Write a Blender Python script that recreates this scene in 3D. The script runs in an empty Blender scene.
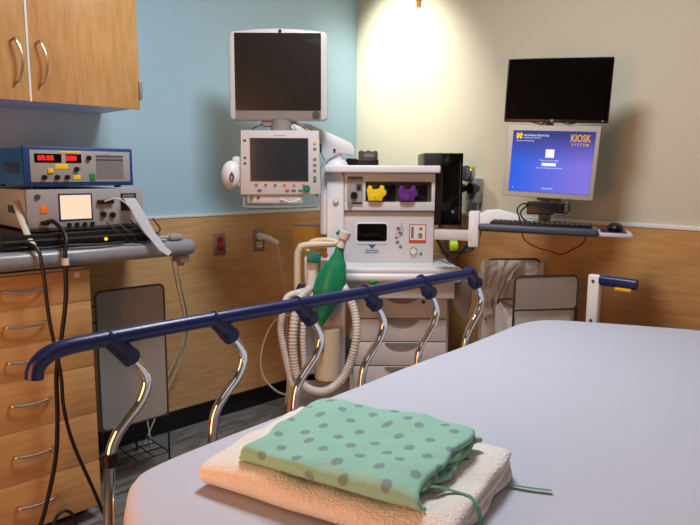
import bpy, bmesh, math, random
from mathutils import Vector, Matrix, noise
random.seed(4)
C = bpy.context.scene.collection
PI = math.pi
def lin(c):
    c = c/255.0
    return c/12.92 if c <= .04045 else ((c+.055)/1.055)**2.4
def rgb(r, g, b): return (lin(r), lin(g), lin(b), 1)

# ------------------------------------------------------------ materials
def newmat(name):
    m = bpy.data.materials.new(name); m.use_nodes = True
    nt = m.node_tree; b = nt.nodes['Principled BSDF']
    return m, nt, b
def mat(name, col, rough=.5, metal=0, bump=0, bscale=60, alpha=1, emit=None, es=0, coat=0, vary=.06, trans=0, sub=0):
    m, nt, b = newmat(name)
    c = rgb(*col)
    b.inputs['Roughness'].default_value = rough; b.inputs['Metallic'].default_value = metal
    b.inputs['Alpha'].default_value = alpha; b.inputs['Coat Weight'].default_value = coat
    b.inputs['Transmission Weight'].default_value = trans
    if sub: b.inputs['Subsurface Weight'].default_value = sub; b.inputs['Subsurface Scale'].default_value = .02
    tc = nt.nodes.new('ShaderNodeTexCoord'); n = nt.nodes.new('ShaderNodeTexNoise')
    n.inputs['Scale'].default_value = bscale; n.inputs['Detail'].default_value = 4
    nt.links.new(tc.outputs['Object'], n.inputs['Vector'])
    mx = nt.nodes.new('ShaderNodeMix'); mx.data_type = 'RGBA'
    mx.inputs[6].default_value = tuple(v*(1-vary) for v in c[:3])+(1,)
    mx.inputs[7].default_value = tuple(min(1, v*(1+vary)) for v in c[:3])+(1,)
    nt.links.new(n.outputs['Fac'], mx.inputs[0]); nt.links.new(mx.outputs[2], b.inputs['Base Color'])
    if bump:
        bp = nt.nodes.new('ShaderNodeBump'); bp.inputs['Strength'].default_value = bump; bp.inputs['Distance'].default_value = .01
        nt.links.new(n.outputs['Fac'], bp.inputs['Height']); nt.links.new(bp.outputs[0], b.inputs['Normal'])
    if emit:
        b.inputs['Emission Color'].default_value = rgb(*emit); b.inputs['Emission Strength'].default_value = es
    return m
def wood(name, c1, c2, axis=0, rough=.38):
    m, nt, b = newmat(name)
    tc = nt.nodes.new('ShaderNodeTexCoord'); mp = nt.nodes.new('ShaderNodeMapping')
    s = [14, 14, 14]; s[axis] = 1.6
    if axis == 'xy': pass
    mp.inputs['Scale'].default_value = s
    nt.links.new(tc.outputs['Object'], mp.inputs['Vector'])
    n = nt.nodes.new('ShaderNodeTexNoise'); n.inputs['Scale'].default_value = 4; n.inputs['Detail'].default_value = 8; n.inputs['Distortion'].default_value = .6
    nt.links.new(mp.outputs[0], n.inputs['Vector'])
    n2 = nt.nodes.new('ShaderNodeTexNoise'); n2.inputs['Scale'].default_value = 2.2
    nt.links.new(tc.outputs['Object'], n2.inputs['Vector'])
    ad = nt.nodes.new('ShaderNodeMath'); ad.operation = 'MULTIPLY_ADD'; ad.inputs[1].default_value = .45
    nt.links.new(n2.outputs['Fac'], ad.inputs[0]); nt.links.new(n.outputs['Fac'], ad.inputs[2])
    r = nt.nodes.new('ShaderNodeValToRGB')
    r.color_ramp.elements[0].position = .5; r.color_ramp.elements[0].color = rgb(*c1)
    r.color_ramp.elements[1].position = .95; r.color_ramp.elements[1].color = rgb(*c2)
    nt.links.new(ad.outputs[0], r.inputs[0]); nt.links.new(r.outputs[0], b.inputs['Base Color'])
    b.inputs['Roughness'].default_value = rough
    return m
M = {}
M['blue_wall'] = mat('painted_blue_wall', (166, 200, 218), .6, bump=.05, bscale=220, vary=.02)
M['cream_wall'] = mat('painted_cream_wall', (194, 190, 170), .62, bump=.06, bscale=160, vary=.03)
M['ceiling'] = mat('ceiling_tile', (205, 203, 196), .85, bump=.2, bscale=150)
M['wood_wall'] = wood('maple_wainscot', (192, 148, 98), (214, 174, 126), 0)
M['wood_wall_y_dim'] = wood('maple_wainscot_dimmed', (176, 130, 78), (200, 154, 100), 1)  # same maple, darker colour stands in for weaker light on the right wall
M['wood_cab'] = wood('maple_drawer_laminate', (184, 138, 86), (204, 160, 106), 0, .42)
M['wood_door'] = wood('maple_door_laminate', (176, 132, 78), (200, 158, 104), 2, .3)
M['cab_side'] = mat('pale_cabinet_edge', (205, 196, 178), .5)
M['cab_grey'] = mat('pale_blue_cabinet_underside', (196, 208, 222), .5)
M['whitetrim'] = mat('white_trim', (220, 222, 220), .4, vary=.02)
M['baseboard'] = mat('black_vinyl_base', (16, 16, 20), .4)
M['steel'] = mat('brushed_steel', (190, 188, 180), .3, 1, vary=.08)
M['chrome'] = mat('polished_chrome', (225, 225, 225), .07, 1, vary=.02)
M['wire_black'] = mat('black_wire', (14, 14, 16), .4)
M['wire_grey'] = mat('grey_wire_frame', (92, 90, 88), .35, .7)
M['counter'] = mat('grey_counter_edge', (132, 136, 146), .3, bump=.12, bscale=14, vary=.14)
M['navy'] = mat('navy_rail_plastic', (14, 30, 88), .33, bump=.05, bscale=300)
M['navy2'] = mat('dark_navy_plastic', (12, 24, 74), .42)
M['yellow'] = mat('yellow_plastic', (228, 196, 30), .4)
M['amberp'] = mat('amber_release', (232, 168, 40), .4)
M['white_pl'] = mat('white_machine_plastic', (222, 224, 230), .33, vary=.02)
M['white_pl2'] = mat('warm_grey_plastic', (206, 207, 212), .4, vary=.03)
M['beige_pl'] = mat('ivory_plastic', (208, 200, 176), .4)
M['grey_pl'] = mat('mid_grey_plastic', (128, 126, 124), .45)
M['bezel'] = mat('light_bezel_plastic', (196, 195, 200), .35, vary=.02)
M['bezel_k'] = mat('silver_kiosk_bezel', (176, 172, 166), .4, vary=.03)
M['dark_bezel'] = mat('dim_bezel_strip', (122, 116, 114), .45)
M['screen_off'] = mat('switched_off_screen', (34, 30, 29), .22, coat=.3, vary=.02)
M['screen_off2'] = mat('dim_display_glass', (42, 46, 54), .12, coat=.6, vary=.02)
M['black'] = mat('black_plastic', (12, 12, 14), .35)
M['black_gl'] = mat('glossy_black', (7, 4, 4), .12)
M['black_gl'].node_tree.nodes['Principled BSDF'].inputs['Specular IOR Level'].default_value = .25
M['dkgrey'] = mat('dark_grey_plastic', (62, 62, 62), .5)
M['slate'] = mat('slate_tray_edge', (58, 68, 80), .5)
M['cable_w'] = mat('white_cable', (196, 194, 184), .5)
M['cable_b'] = mat('black_cable', (15, 15, 17), .45)
M['hose'] = mat('translucent_corrugated_hose', (225, 228, 228), .3, alpha=.82)
M['liner'] = mat('clear_plastic_liner', (240, 240, 238), .35, alpha=.78, bump=.5, bscale=25)
M['liner_w'] = mat('crinkled_white_liner', (240, 240, 240), .35, alpha=.9, bump=.7, bscale=30)
M['liner_g'] = mat('grey_hamper_panel', (150, 148, 146), .6, bump=.08, bscale=40)
M['mesh_g'] = mat('grey_mesh_panel', (176, 168, 158), .6, alpha=.8)
M['green'] = mat('green_rubber_bag', (16, 132, 92), .38, bump=.2, bscale=30)
M['teal'] = mat('teal_plastic', (20, 116, 104), .4)
M['teal_l'] = mat('bright_green_badge', (30, 130, 62), .4)
M['orange'] = mat('orange_button', (210, 112, 60), .5)
M['red'] = mat('red_receptacle', (178, 24, 30), .4)
M['purple'] = mat('purple_vaporizer_plastic', (92, 28, 130), .35)
M['lime'] = mat('lime_plastic', (170, 214, 30), .4, emit=(170, 214, 30), es=0)
M['blue_case'] = mat('blue_enamelled_case', (22, 104, 200), .38)
M['blue_dark'] = mat('deep_blue_frame', (20, 60, 120), .4)
M['panel_g'] = mat('grey_front_panel', (150, 150, 154), .4, vary=.04)
M['case_beige'] = mat('beige_case', (196, 192, 182), .45)
M['paper'] = mat('printer_paper', (222, 226, 236), .7)
M['led_red'] = mat('red_led', (255, 30, 30), .5, emit=(255, 28, 26), es=1.6)
M['led_amber'] = mat('amber_led', (255, 170, 40), .5, emit=(255, 175, 50), es=1.6)
M['led_orange'] = mat('orange_rocker', (200, 90, 20), .5, emit=(220, 100, 20), es=.35)
M['lit_screen'] = mat('lit_monochrome_screen', (40, 34, 30), .3, emit=(255, 222, 190), es=.95)
M['scr_border'] = mat('violet_screen_border', (50, 40, 110), .3)
M['scr_white'] = mat('lit_white', (40, 40, 40), .3, emit=(235, 240, 255), es=1)
M['scr_yel'] = mat('lit_yellow', (40, 40, 10), .3, emit=(250, 205, 30), es=1)
M['scr_org'] = mat('lit_orange', (40, 30, 10), .3, emit=(238, 168, 40), es=.9)
M['lblue'] = mat('blue_label_print', (50, 84, 150), .5)
M['lred'] = mat('red_label_print', (186, 70, 50), .5)
M['lgrey'] = mat('grey_label_print', (110, 110, 114), .6)
M['lwhite'] = mat('white_label', (214, 212, 206), .6)
M['amber'] = mat('amber_plastic', (206, 164, 70), .35, alpha=.6, vary=.15, bscale=9)
M['brass'] = mat('brass', (180, 130, 50), .3, .9)
def sheet_mat():
    m, nt, b = newmat('cotton_sheet')
    b.inputs['Base Color'].default_value = rgb(186, 191, 209); b.inputs['Roughness'].default_value = .85
    b.inputs['Sheen Weight'].default_value = .15
    tc = nt.nodes.new('ShaderNodeTexCoord')
    n1 = nt.nodes.new('ShaderNodeTexNoise'); n1.inputs['Scale'].default_value = 3.5; n1.inputs['Distortion'].default_value = .8; n1.inputs['Detail'].default_value = 3
    n2 = nt.nodes.new('ShaderNodeTexNoise'); n2.inputs['Scale'].default_value = 500
    nt.links.new(tc.outputs['Object'], n1.inputs['Vector']); nt.links.new(tc.outputs['Object'], n2.inputs['Vector'])
    b1 = nt.nodes.new('ShaderNodeBump'); b1.inputs['Strength'].default_value = .25; b1.inputs['Distance'].default_value = .02
    b2 = nt.nodes.new('ShaderNodeBump'); b2.inputs['Strength'].default_value = .1; b2.inputs['Distance'].default_value = .002
    nt.links.new(n1.outputs['Fac'], b1.inputs['Height']); nt.links.new(n2.outputs['Fac'], b2.inputs['Height'])
    nt.links.new(b1.outputs[0], b2.inputs['Normal']); nt.links.new(b2.outputs[0], b.inputs['Normal'])
    return m
M['sheet'] = sheet_mat()
M['blanket'] = mat('white_cotton_blanket', (236, 233, 230), .95, bump=.6, bscale=240, vary=.03)
def gown_mat():
    m, nt, b = newmat('mint_gown_with_dots')
    b.inputs['Roughness'].default_value = .85
    tc = nt.nodes.new('ShaderNodeTexCoord'); mp = nt.nodes.new('ShaderNodeMapping')
    mp.inputs['Rotation'].default_value = (0, 0, .95)
    v = nt.nodes.new('ShaderNodeTexVoronoi'); v.voronoi_dimensions = '2D'; v.inputs['Scale'].default_value = 23; v.inputs['Randomness'].default_value = .3
    n = nt.nodes.new('ShaderNodeTexNoise'); n.inputs['Scale'].default_value = 260
    ad = nt.nodes.new('ShaderNodeMath'); ad.operation = 'MULTIPLY_ADD'; ad.inputs[1].default_value = .12
    r = nt.nodes.new('ShaderNodeValToRGB')
    r.color_ramp.elements[0].position = .235; r.color_ramp.elements[0].color = rgb(116, 148, 152)
    r.color_ramp.elements[1].position = .275; r.color_ramp.elements[1].color = rgb(142, 194, 180)
    nt.links.new(tc.outputs['UV'], mp.inputs[0]); nt.links.new(mp.outputs[0], v.inputs['Vector']); nt.links.new(mp.outputs[0], n.inputs['Vector'])
    nt.links.new(n.outputs['Fac'], ad.inputs[0]); nt.links.new(v.outputs['Distance'], ad.inputs[2])
    nt.links.new(ad.outputs[0], r.inputs[0]); nt.links.new(r.outputs[0], b.inputs['Base Color'])
    n3 = nt.nodes.new('ShaderNodeTexNoise'); n3.inputs['Scale'].default_value = 26; n3.inputs['Distortion'].default_value = 1.2
    nt.links.new(tc.outputs['Object'], n3.inputs['Vector'])
    bp = nt.nodes.new('ShaderNodeBump'); bp.inputs['Strength'].default_value = .35; bp.inputs['Distance'].default_value = .008
    nt.links.new(n3.outputs['Fac'], bp.inputs['Height']); nt.links.new(bp.outputs[0], b.inputs['Normal'])
    return m
M['gown'] = gown_mat()
M['tie'] = mat('green_tie_cloth', (88, 158, 122), .8, bump=.3, bscale=200)
def floor_mat():
    m, nt, b = newmat('grey_plank_vinyl')
    tc = nt.nodes.new('ShaderNodeTexCoord'); mp = nt.nodes.new('ShaderNodeMapping'); mp.inputs['Scale'].default_value = (2.2, 12, 1)
    n = nt.nodes.new('ShaderNodeTexNoise'); n.inputs['Scale'].default_value = 3; n.inputs['Detail'].default_value = 7; n.inputs['Distortion'].default_value = .5
    r = nt.nodes.new('ShaderNodeValToRGB')
    r.color_ramp.elements[0].position = .32; r.color_ramp.elements[0].color = rgb(96, 98, 102)
    r.color_ramp.elements[1].position = .72; r.color_ramp.elements[1].color = rgb(150, 153, 156)
    br = nt.nodes.new('ShaderNodeTexBrick'); br.inputs['Scale'].default_value = 1; br.inputs['Mortar Size'].default_value = .004
    br.inputs['Brick Width'].default_value = .9; br.inputs['Row Height'].default_value = .15
    br.inputs['Color1'].default_value = (1, 1, 1, 1); br.inputs['Color2'].default_value = (.78, .78, .78, 1); br.inputs['Mortar'].default_value = (.4, .4, .4, 1)
    mx = nt.nodes.new('ShaderNodeMix'); mx.data_type = 'RGBA'; mx.blend_type = 'MULTIPLY'; mx.inputs[0].default_value = 1
    nt.links.new(tc.outputs['Object'], mp.inputs[0]); nt.links.new(mp.outputs[0], n.inputs['Vector']); nt.links.new(n.outputs['Fac'], r.inputs[0])
    nt.links.new(tc.outputs['Object'], br.inputs['Vector'])
    nt.links.new(r.outputs[0], mx.inputs[6]); nt.links.new(br.outputs['Color'], mx.inputs[7]); nt.links.new(mx.outputs[2], b.inputs['Base Color'])
    b.inputs['Roughness'].default_value = .3
    return m
M['floor'] = floor_mat()
def kiosk_mat():
    m, nt, b = newmat('kiosk_screen_picture')
    tc = nt.nodes.new('ShaderNodeTexCoord'); sp = nt.nodes.new('ShaderNodeSeparateXYZ')
    nt.links.new(tc.outputs['Generated'], sp.inputs[0])
    r1 = nt.nodes.new('ShaderNodeValToRGB')
    r1.color_ramp.elements[0].color = rgb(10, 96, 226); r1.color_ramp.elements[0].position = .05
    r1.color_ramp.elements[1].color = rgb(128, 116, 222); r1.color_ramp.elements[1].position = .85
    nt.links.new(sp.outputs['X'], r1.inputs[0])
    r2 = nt.nodes.new('ShaderNodeValToRGB')
    r2.color_ramp.elements[0].position = .45; r2.color_ramp.elements[0].color = (0, 0, 0, 1)
    r2.color_ramp.elements[1].position = .95; r2.color_ramp.elements[1].color = (1, 1, 1, 1)
    nt.links.new(sp.outputs['Z'], r2.inputs[0])
    mx = nt.nodes.new('ShaderNodeMix'); mx.data_type = 'RGBA'; mx.inputs[7].default_value = rgb(52, 58, 128)
    nt.links.new(r2.outputs[0], mx.inputs[0]); nt.links.new(r1.outputs[0], mx.inputs[6])
    nt.links.new(mx.outputs[2], b.inputs['Emission Color']); b.inputs['Emission Strength'].default_value = .95
    b.inputs['Base Color'].default_value = (.01, .01, .02, 1); b.inputs['Roughness'].default_value = .15
    return m
M['kiosk'] = kiosk_mat()

# ------------------------------------------------------------ mesh helpers
class MB:
    """collects shapes into one mesh"""
    def __init__(s): s.bm = bmesh.new()
    def _add(s, tmp):
        me = bpy.data.meshes.new('t'); tmp.to_mesh(me); tmp.free(); s.bm.from_mesh(me); bpy.data.meshes.remove(me); return s
    def box(s, x0, x1, y0, y1, z0, z1, bev=0, seg=2, mtx=None):
        t = bmesh.new(); bmesh.ops.create_cube(t, size=1)
        for v in t.verts: v.co = Vector((x0+(v.co.x+.5)*(x1-x0), y0+(v.co.y+.5)*(y1-y0), z0+(v.co.z+.5)*(z1-z0)))
        if bev: bmesh.ops.bevel(t, geom=t.edges[:], offset=bev, segments=seg, profile=.5, affect='EDGES', clamp_overlap=True)
        if mtx: t.transform(mtx)
        return s._add(t)
    def cyl(s, p0, p1, r0, r1=None, n=20, bev=0):
        if r1 is None: r1 = r0
        p0 = Vector(p0); p1 = Vector(p1); d = p1-p0
        t = bmesh.new(); bmesh.ops.create_cone(t, cap_ends=True, segments=n, radius1=r0, radius2=r1, depth=d.length)
        if bev:
            es = [e for e in t.edges if len([f for f in e.link_faces if len(f.verts) > 4]) > 0]
            bmesh.ops.bevel(t, geom=es, offset=bev, segments=2, affect='EDGES', clamp_overlap=True)
        q = d.to_track_quat('Z', 'Y').to_matrix().to_4x4(); q.translation = (p0+p1)/2
        t.transform(q); return s._add(t)
    def sphere(s, c, r, sx=1, sy=1, sz=1, n=20):
        t = bmesh.new(); bmesh.ops.create_uvsphere(t, u_segments=n, v_segments=n//2+2, radius=r)
        t.transform(Matrix.Translation(c) @ Matrix.Diagonal((sx, sy, sz, 1))); return s._add(t)
    def tube(s, pts, r, n=10, sm=6, rf=None, flat=None):
        P = [Vector(p) for p in pts]
        if sm > 1 and len(P) > 2:
            Q = []
            for i in range(len(P)-1):
                a = P[i-1] if i else P[i]*2-P[i+1]; b = P[i]; c = P[i+1]; d = P[i+2] if i+2 < len(P) else P[i+1]*2-P[i]
                for k in range(sm):
                    t = k/sm
                    Q.append(.5*((2*b)+(c-a)*t+(2*a-5*b+4*c-d)*t*t+(3*b-a-3*c+d)*t**3))
            Q.append(P[-1]); P = Q
        t = bmesh.new(); rings = []
        up = None
        for i, p in enumerate(P):
            d = (P[min(i+1, len(P)-1)]-P[max(i-1, 0)]).normalized()
            if up is None:
                up = Vector((0, 0, 1)) if abs(d.z) < .9 else Vector((0, 1, 0))
            up = (up-d*up.dot(d)).normalized(); sd = d.cross(up)
            rr = r if rf is None else rf(i, len(P))
            ring = []
            for k in range(n):
                a = 2*PI*k/n
                if flat: o = sd*math.cos(a)*flat[0]+up*math.sin(a)*flat[1]
                else: o = (sd*math.cos(a)+up*math.sin(a))*rr
                ring.append(t.verts.new(p+o))
            rings.append(ring)
        for a, b in zip(rings, rings[1:]):
            for k in range(n): t.faces.new((a[k], a[(k+1) % n], b[(k+1) % n], b[k]))
        t.faces.new(rings[0][::-1]); t.faces.new(rings[-1]); return s._add(t)
    def prism(s, poly, y0, y1, bev=0, mtx=None):
        """poly in x-z extruded along y"""
        t = bmesh.new()
        a = [t.verts.new((x, y0, z)) for x, z in poly]; b = [t.verts.new((x, y1, z)) for x, z in poly]
        n = len(poly); f0 = t.faces.new(a); f1 = t.faces.new(b[::-1])
        for k in range(n): t.faces.new((a[k], b[k], b[(k+1) % n], a[(k+1) % n]))
        bmesh.ops.recalc_face_normals(t, faces=t.faces[:])
        if bev:
            es = [e for e in t.edges if f0 in e.link_faces or f1 in e.link_faces]
            bmesh.ops.bevel(t, geom=es, offset=bev, segments=2, profile=.5, affect='EDGES', clamp_overlap=True)
        if mtx: t.transform(mtx)
        return s._add(t)
    def grid(s, f, nu, nv, thick=0):
        t = bmesh.new()
        V = [[t.verts.new(f(i/nu, j/nv)) for j in range(nv+1)] for i in range(nu+1)]
        for i in range(nu):
            for j in range(nv): t.faces.new((V[i][j], V[i+1][j], V[i+1][j+1], V[i][j+1]))
        if thick: bmesh.ops.solidify(t, geom=t.faces[:], thickness=thick)
        return s._add(t)
    def text(s, txt, x, y, z, size, align='CENTER', depth=.0006, ang=0, bold=0, sx=1):
        cu = bpy.data.curves.new('t', 'FONT'); cu.body = txt; cu.size = size; cu.align_x = align; cu.align_y = 'CENTER'; cu.extrude = depth; cu.resolution_u = 3; cu.offset = bold
        o = bpy.data.objects.new('t', cu); C.objects.link(o)
        me = bpy.data.meshes.new_from_object(o.evaluated_get(bpy.context.evaluated_depsgraph_get()))
        me.transform(Matrix.Translation((x, y, z)) @ Matrix.Rotation(ang, 4, 'Y') @ Matrix.Rotation(PI/2, 4, 'X') @ Matrix.Diagonal((sx, 1, 1, 1)))
        s.bm.from_mesh(me); bpy.data.meshes.remove(me); bpy.data.objects.remove(o); bpy.data.curves.remove(cu); return s
    def build(s, name, m, parent=None, sharp=38, mods=None, label=None):
        me = bpy.data.meshes.new(name); bmesh.ops.recalc_face_normals(s.bm, faces=s.bm.faces[:])
        s.bm.to_mesh(me); s.bm.free()
        me.materials.append(m if not isinstance(m, str) else M[m])
        me.shade_smooth(); me.set_sharp_from_angle(angle=math.radians(sharp))
        o = bpy.data.objects.new(name, me); C.objects.link(o)
        if parent: o.parent = parent
        if label: o['label'] = label
        return o
def rr(x0, x1, z0, z1, r, n=6, arch=0):
    pts = []
    for cx, cz, a0 in ((x1-r, z1-r, 0), (x0+r, z1-r, 90), (x0+r, z0+r, 180), (x1-r, z0+r, 270)):
        for k in range(n+1):
            a = math.radians(a0+90*k/n); pts.append((cx+r*math.cos(a), cz+r*math.sin(a)))
    if arch:
        out = []
        for i, p in enumerate(pts):
            out.append(p)
            if i == n:
                for k in range(1, 10): t = k/10; out.append((x1-r+(x0-x1+2*r)*t, z1))
        xm = (x0+x1)/2; hw = (x1-x0)/2
        pts = [(x, z+(arch*(1-((x-xm)/hw)**2) if z > (z0+z1)/2 else 0)) for x, z in out]
    return pts
def tag(o, label, cat, group=None, kind=None):
    o['label'] = label; o['category'] = cat
    if group: o['group'] = group
    if kind: o['kind'] = kind
    return o
def thing(name, label, cat, loc=(0, 0, 0), rz=0, group=None):
    o = bpy.data.objects.new(name, None); C.objects.link(o); o.location = loc; o.rotation_euler = (0, 0, rz); o.empty_display_size = .1
    return tag(o, label, cat, group)
def struct(name, mb, m):
    o = mb.build(name, m); o['kind'] = 'structure'; o['label'] = STR[name]; o['category'] = name.split('_')[0]; return o
STR = {'floor': 'grey plank vinyl floor of the room', 'ceiling': 'pale tiled ceiling above the room', 'wall_left': 'light blue painted wall behind the cabinets',
 'wall_right': 'cream painted wall behind the kiosk screens', 'wall_near': 'cream wall behind the camera', 'wall_side': 'cream wall beside the bed foot',
 'trim_1': 'maple wainscot panel below the blue wall', 'trim_2': 'maple wainscot panel below the cream wall', 'trim_3': 'white strip capping the wainscot on the blue wall',
 'trim_4': 'white strip capping the wainscot on the cream wall', 'baseboard_left': 'black vinyl base under the blue wall', 'baseboard_right': 'black vinyl base under the cream wall'}

# ------------------------------------------------------------ room
XW, YW, HC = 2.782, 2.85, 2.62
X0, Y0 = -1.9, -1.7
struct('floor', MB().box(X0-.1, XW+.1, Y0-.1, YW+.1, -.1, 0), 'floor')
struct('ceiling', MB().box(X0-.1, XW+.1, Y0-.1, YW+.1, HC, HC+.1), 'ceiling')
struct('wall_left', MB().box(X0-.1, XW+.1, YW, YW+.1, 0, HC), 'blue_wall')
struct('wall_right', MB().box(XW, XW+.1, Y0-.1, YW, 0, HC), 'cream_wall')
struct('wall_near', MB().box(X0-.1, XW, Y0-.1, Y0, 0, HC), 'cream_wall')
struct('wall_side', MB().box(X0-.1, X0, Y0, YW, 0, HC), 'cream_wall')
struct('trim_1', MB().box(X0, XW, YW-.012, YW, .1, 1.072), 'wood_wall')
struct('trim_2', MB().box(XW-.012, XW, Y0, YW-.012, .1, 1.072), 'wood_wall_y_dim')
struct('trim_3', MB().box(X0, XW, YW-.016, YW, 1.072, 1.086, .002), 'whitetrim')
struct('trim_4', MB().box(XW-.016, XW, Y0, YW-.016, 1.072, 1.09, .002), 'whitetrim')
struct('baseboard_left', MB().box(X0, XW, YW-.02, YW, 0, .1, .002), 'baseboard')
struct('baseboard_right', MB().box(XW-.02, XW, Y0, YW-.02, 0, .1, .002), 'baseboard')

# ------------------------------------------------------------ upper cabinet
t = thing('wall_cabinet', 'maple wall cabinet with bowed steel handles hung high on the blue wall', 'cabinet', (.41, 2.84, 1.55))
L = lambda x, y, z: (x-.41, y-2.84, z-1.55)
MB().box(0, .79, -.322, .005, .012, .75).build('body', 'cab_side', t)
MB().box(0, .79, -.322, .005, 0, .012).build('bottom_panel', 'cab_grey', t)
for k, (a, b) in enumerate(((.0, .383), (.393, .803))):
    d = MB().box(a, b, -.342, -.323, -.004, .75, .0015).build('door', 'wood_door', t)
    hx = .35 if k == 0 else .432
    sgn = 1 if k == 0 else 1
    MB().tube([(hx-.012, -.342, .205), (hx-.01, -.362, .205), (hx+.004, -.372, .17), (hx+.009, -.374, .13), (hx+.003, -.372, .09), (hx-.008, -.362, .06), (hx-.008, -.342, .06)], .0045, 8).build('handle', 'steel', d, label='bowed steel handle')
MB().box(.384, .392, -.3425, -.3225, -.004, .75).build('edge_strip', 'whitetrim', t, label='pale strip between the doors')
MB().box(.799, .812, -.350, -.30, .035, .105, .002).build('hinge_cover', 'grey_pl', t)

# ------------------------------------------------------------ base cabinet, worktop
CZ = [.955, .838, .716, .596, .418, .233, .052]
t = thing('drawer_cabinet', 'maple base cabinet with six drawers below the grey worktop', 'cabinet', (.64, 2.55, 0))
MB().box(-.4, .236, -.262, .27, .052, .96).box(-.4, .242, -.277, -.262, .056, .95).build('body', 'cab_side', t)
MB().box(-.4, .21, -.2, .25, 0, .055).build('kick_base', 'baseboard', t)
for k in range(6):
    zt, zb = CZ[k]-.003, CZ[k+1]+.003
    for a, b in ((-.244, .244), (-.4, -.25)):
        d = MB().box(a, b, -.282, -.263, zb, zt, .0015).build('drawer', 'wood_cab', t)
        if a > -.3:
            zc = (zt+zb)/2+.006
            MB().tube([(-.044, -.28, zc+.004), (-.042, -.297, zc+.003), (-.01, -.306, zc), (.045, -.308, zc), (.078, -.298, zc+.003), (.082, -.28, zc+.004)], .0042, 8).build('handle', 'steel', d, label='bowed steel handle')
            if k == 0:
                MB().cyl((.2, -.2825, .935), (.2, -.2835, .935), .011).build('label_sticker', 'lwhite', d)
t = MB()
poly = [(.0, 0)]
# worktop slab: profile in y-z, extruded along x, rounded right end
def top_slab():
    b = MB()
    outline = [(.10, .6)]
    prof = []
    n = 12
    bmt = bmesh.new()
    path = [Vector((-.1, 0)), Vector((.6, 0)), Vector((1.255, 0))]
    # superposed rounded box
    b.box(.0, 1.29, 2.21, 2.835, .974, 1.036, .028, 6)
    return b
w = top_slab().build('worktop', 'counter'); tag(w, 'long grey worktop with a rounded edge above the maple drawers', 'worktop')
b = MB().box(1.225, 1.262, 2.23, 2.30, .944, .974, .003).cyl((1.243, 2.265, .93), (1.243, 2.265, .945), .014)
b.build('bracket', 'grey_pl', w)

# ------------------------------------------------------------ bench instruments
# black tray unit
t = thing('recorder_base', 'flat black unit with a small amber light under the grey instrument', 'instrument', (.9, 2.5, 1.036))
MB().box(-.30, .22, -.255, .24, .004, .052, .004).build('case', 'black', t)
MB().box(-.30, .24, -.262, -.255, .03, .036).build('front_lip', 'dkgrey', t)
MB().cyl((.04, -.256, .022), (.04, -.2575, .022), .006).build('amber_light', 'led_amber', t)
for x in (-.27, .19): MB().cyl((x, -.2, 0), (x, -.2, .006), .012).build('foot', 'black', t)
# grey printer instrument
gx0, gx1, gz0, gz1 = .700, 1.112, 1.092, 1.234
t = thing('chart_recorder', 'grey bench instrument with a glowing peach screen and printed paper strip', 'instrument', (.906, 2.5, gz0))
def g(x): return x-.906
MB().box(-.206, .206, -.18, .26, .006, .142, .004).build('case', 'case_beige', t)
fp = MB().box(-.207, .207, -.20, -.179, .0, .143, .004).build('front_panel', 'panel_g', t)
MB().box(-.2, .2, -.203, -.199, -.0, .012, .001).build('lower_lip', 'dkgrey', fp)
MB().box(-.104, .014, -.2015, -.199, .032, .128, .001).build('screen_frame', 'scr_border', fp)
MB().box(-.098, .008, -.2025, -.2005, .038, .122).build('screen', 'lit_screen', fp, label='glowing peach screen')
MB().box(-.164, -.142, -.2035, -.199, .062, .088, .001).build('power_switch', 'led_orange', fp, label='orange lit rocker switch')
MB().cyl((-.172, -.199, .118), (-.172, -.205, .118), .009).build('socket', 'dkgrey', fp)
for i in range(4): MB().cyl((-.072+.027*i, -.199, .018), (-.072+.027*i, -.207, .018), .008).build('knob', 'black', fp)
for x, z in ((.05, .05), (.085, .047)): MB().cyl((x, -.199, z), (x, -.209, z), .0105).build('knob', 'black', fp)
MB().box(.03, .09, -.214, -.199, .088, .104, .004).cyl((.055, -.21, .096), (.055, -.225, .096), .006).build('connector', 'black', fp)
MB().box(.12, .18, -.2015, -.199, .06, .125, .001).build('printer_slot', 'black', fp)
MB().box(.128, .172, -.2022, -.2015, .112, .12).text('-------', .15, -.2022, .116, .01).build('slot_label', 'lgrey', fp)
MB().box(-.168, -.14, -.215, -.199, .022, .036, .003).build('plug', 'black', fp)
def strip(u, v):
    # white paper falling from slot over the worktop edge
    p = [(.14, -.203, .108), (.143, -.225, .106), (.155, -.26, .06), (.185, -.295, -.02), (.215, -.325, -.075), (.238, -.338, -.098)]
    f = u*5; i = min(int(f), 4); s = f-i
    a = Vector(p[i]); b = Vector(p[i+1]); c = a+(b-a)*s
    w = .022-.011*max(0, (u-.4)/.6)
    return c+Vector(((v-.5)*2*w, (v-.5)*.012*u, (v-.5)*.012*u))
MB().grid(strip, 20, 4, .0008).build('paper_strip', 'paper', t, label='white printed paper strip')
MB().box(-.2095, -.206, -.08, -.0, .058, .085, .001).build('side_recess', 'black', t)
MB().tube([(-.209, -.10, .098), (-.222, -.14, .09), (-.222, -.24, -.005), (-.214, -.268, -.04)], .008, 8, flat=(.010, .004)).build('carry_handle', 'case_beige', t)
for x in (-.17, .17):
    for y in (-.16, .22): MB().cyl((x, y, -.004), (x, y, .01), .012).build('foot', 'black', t)
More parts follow.
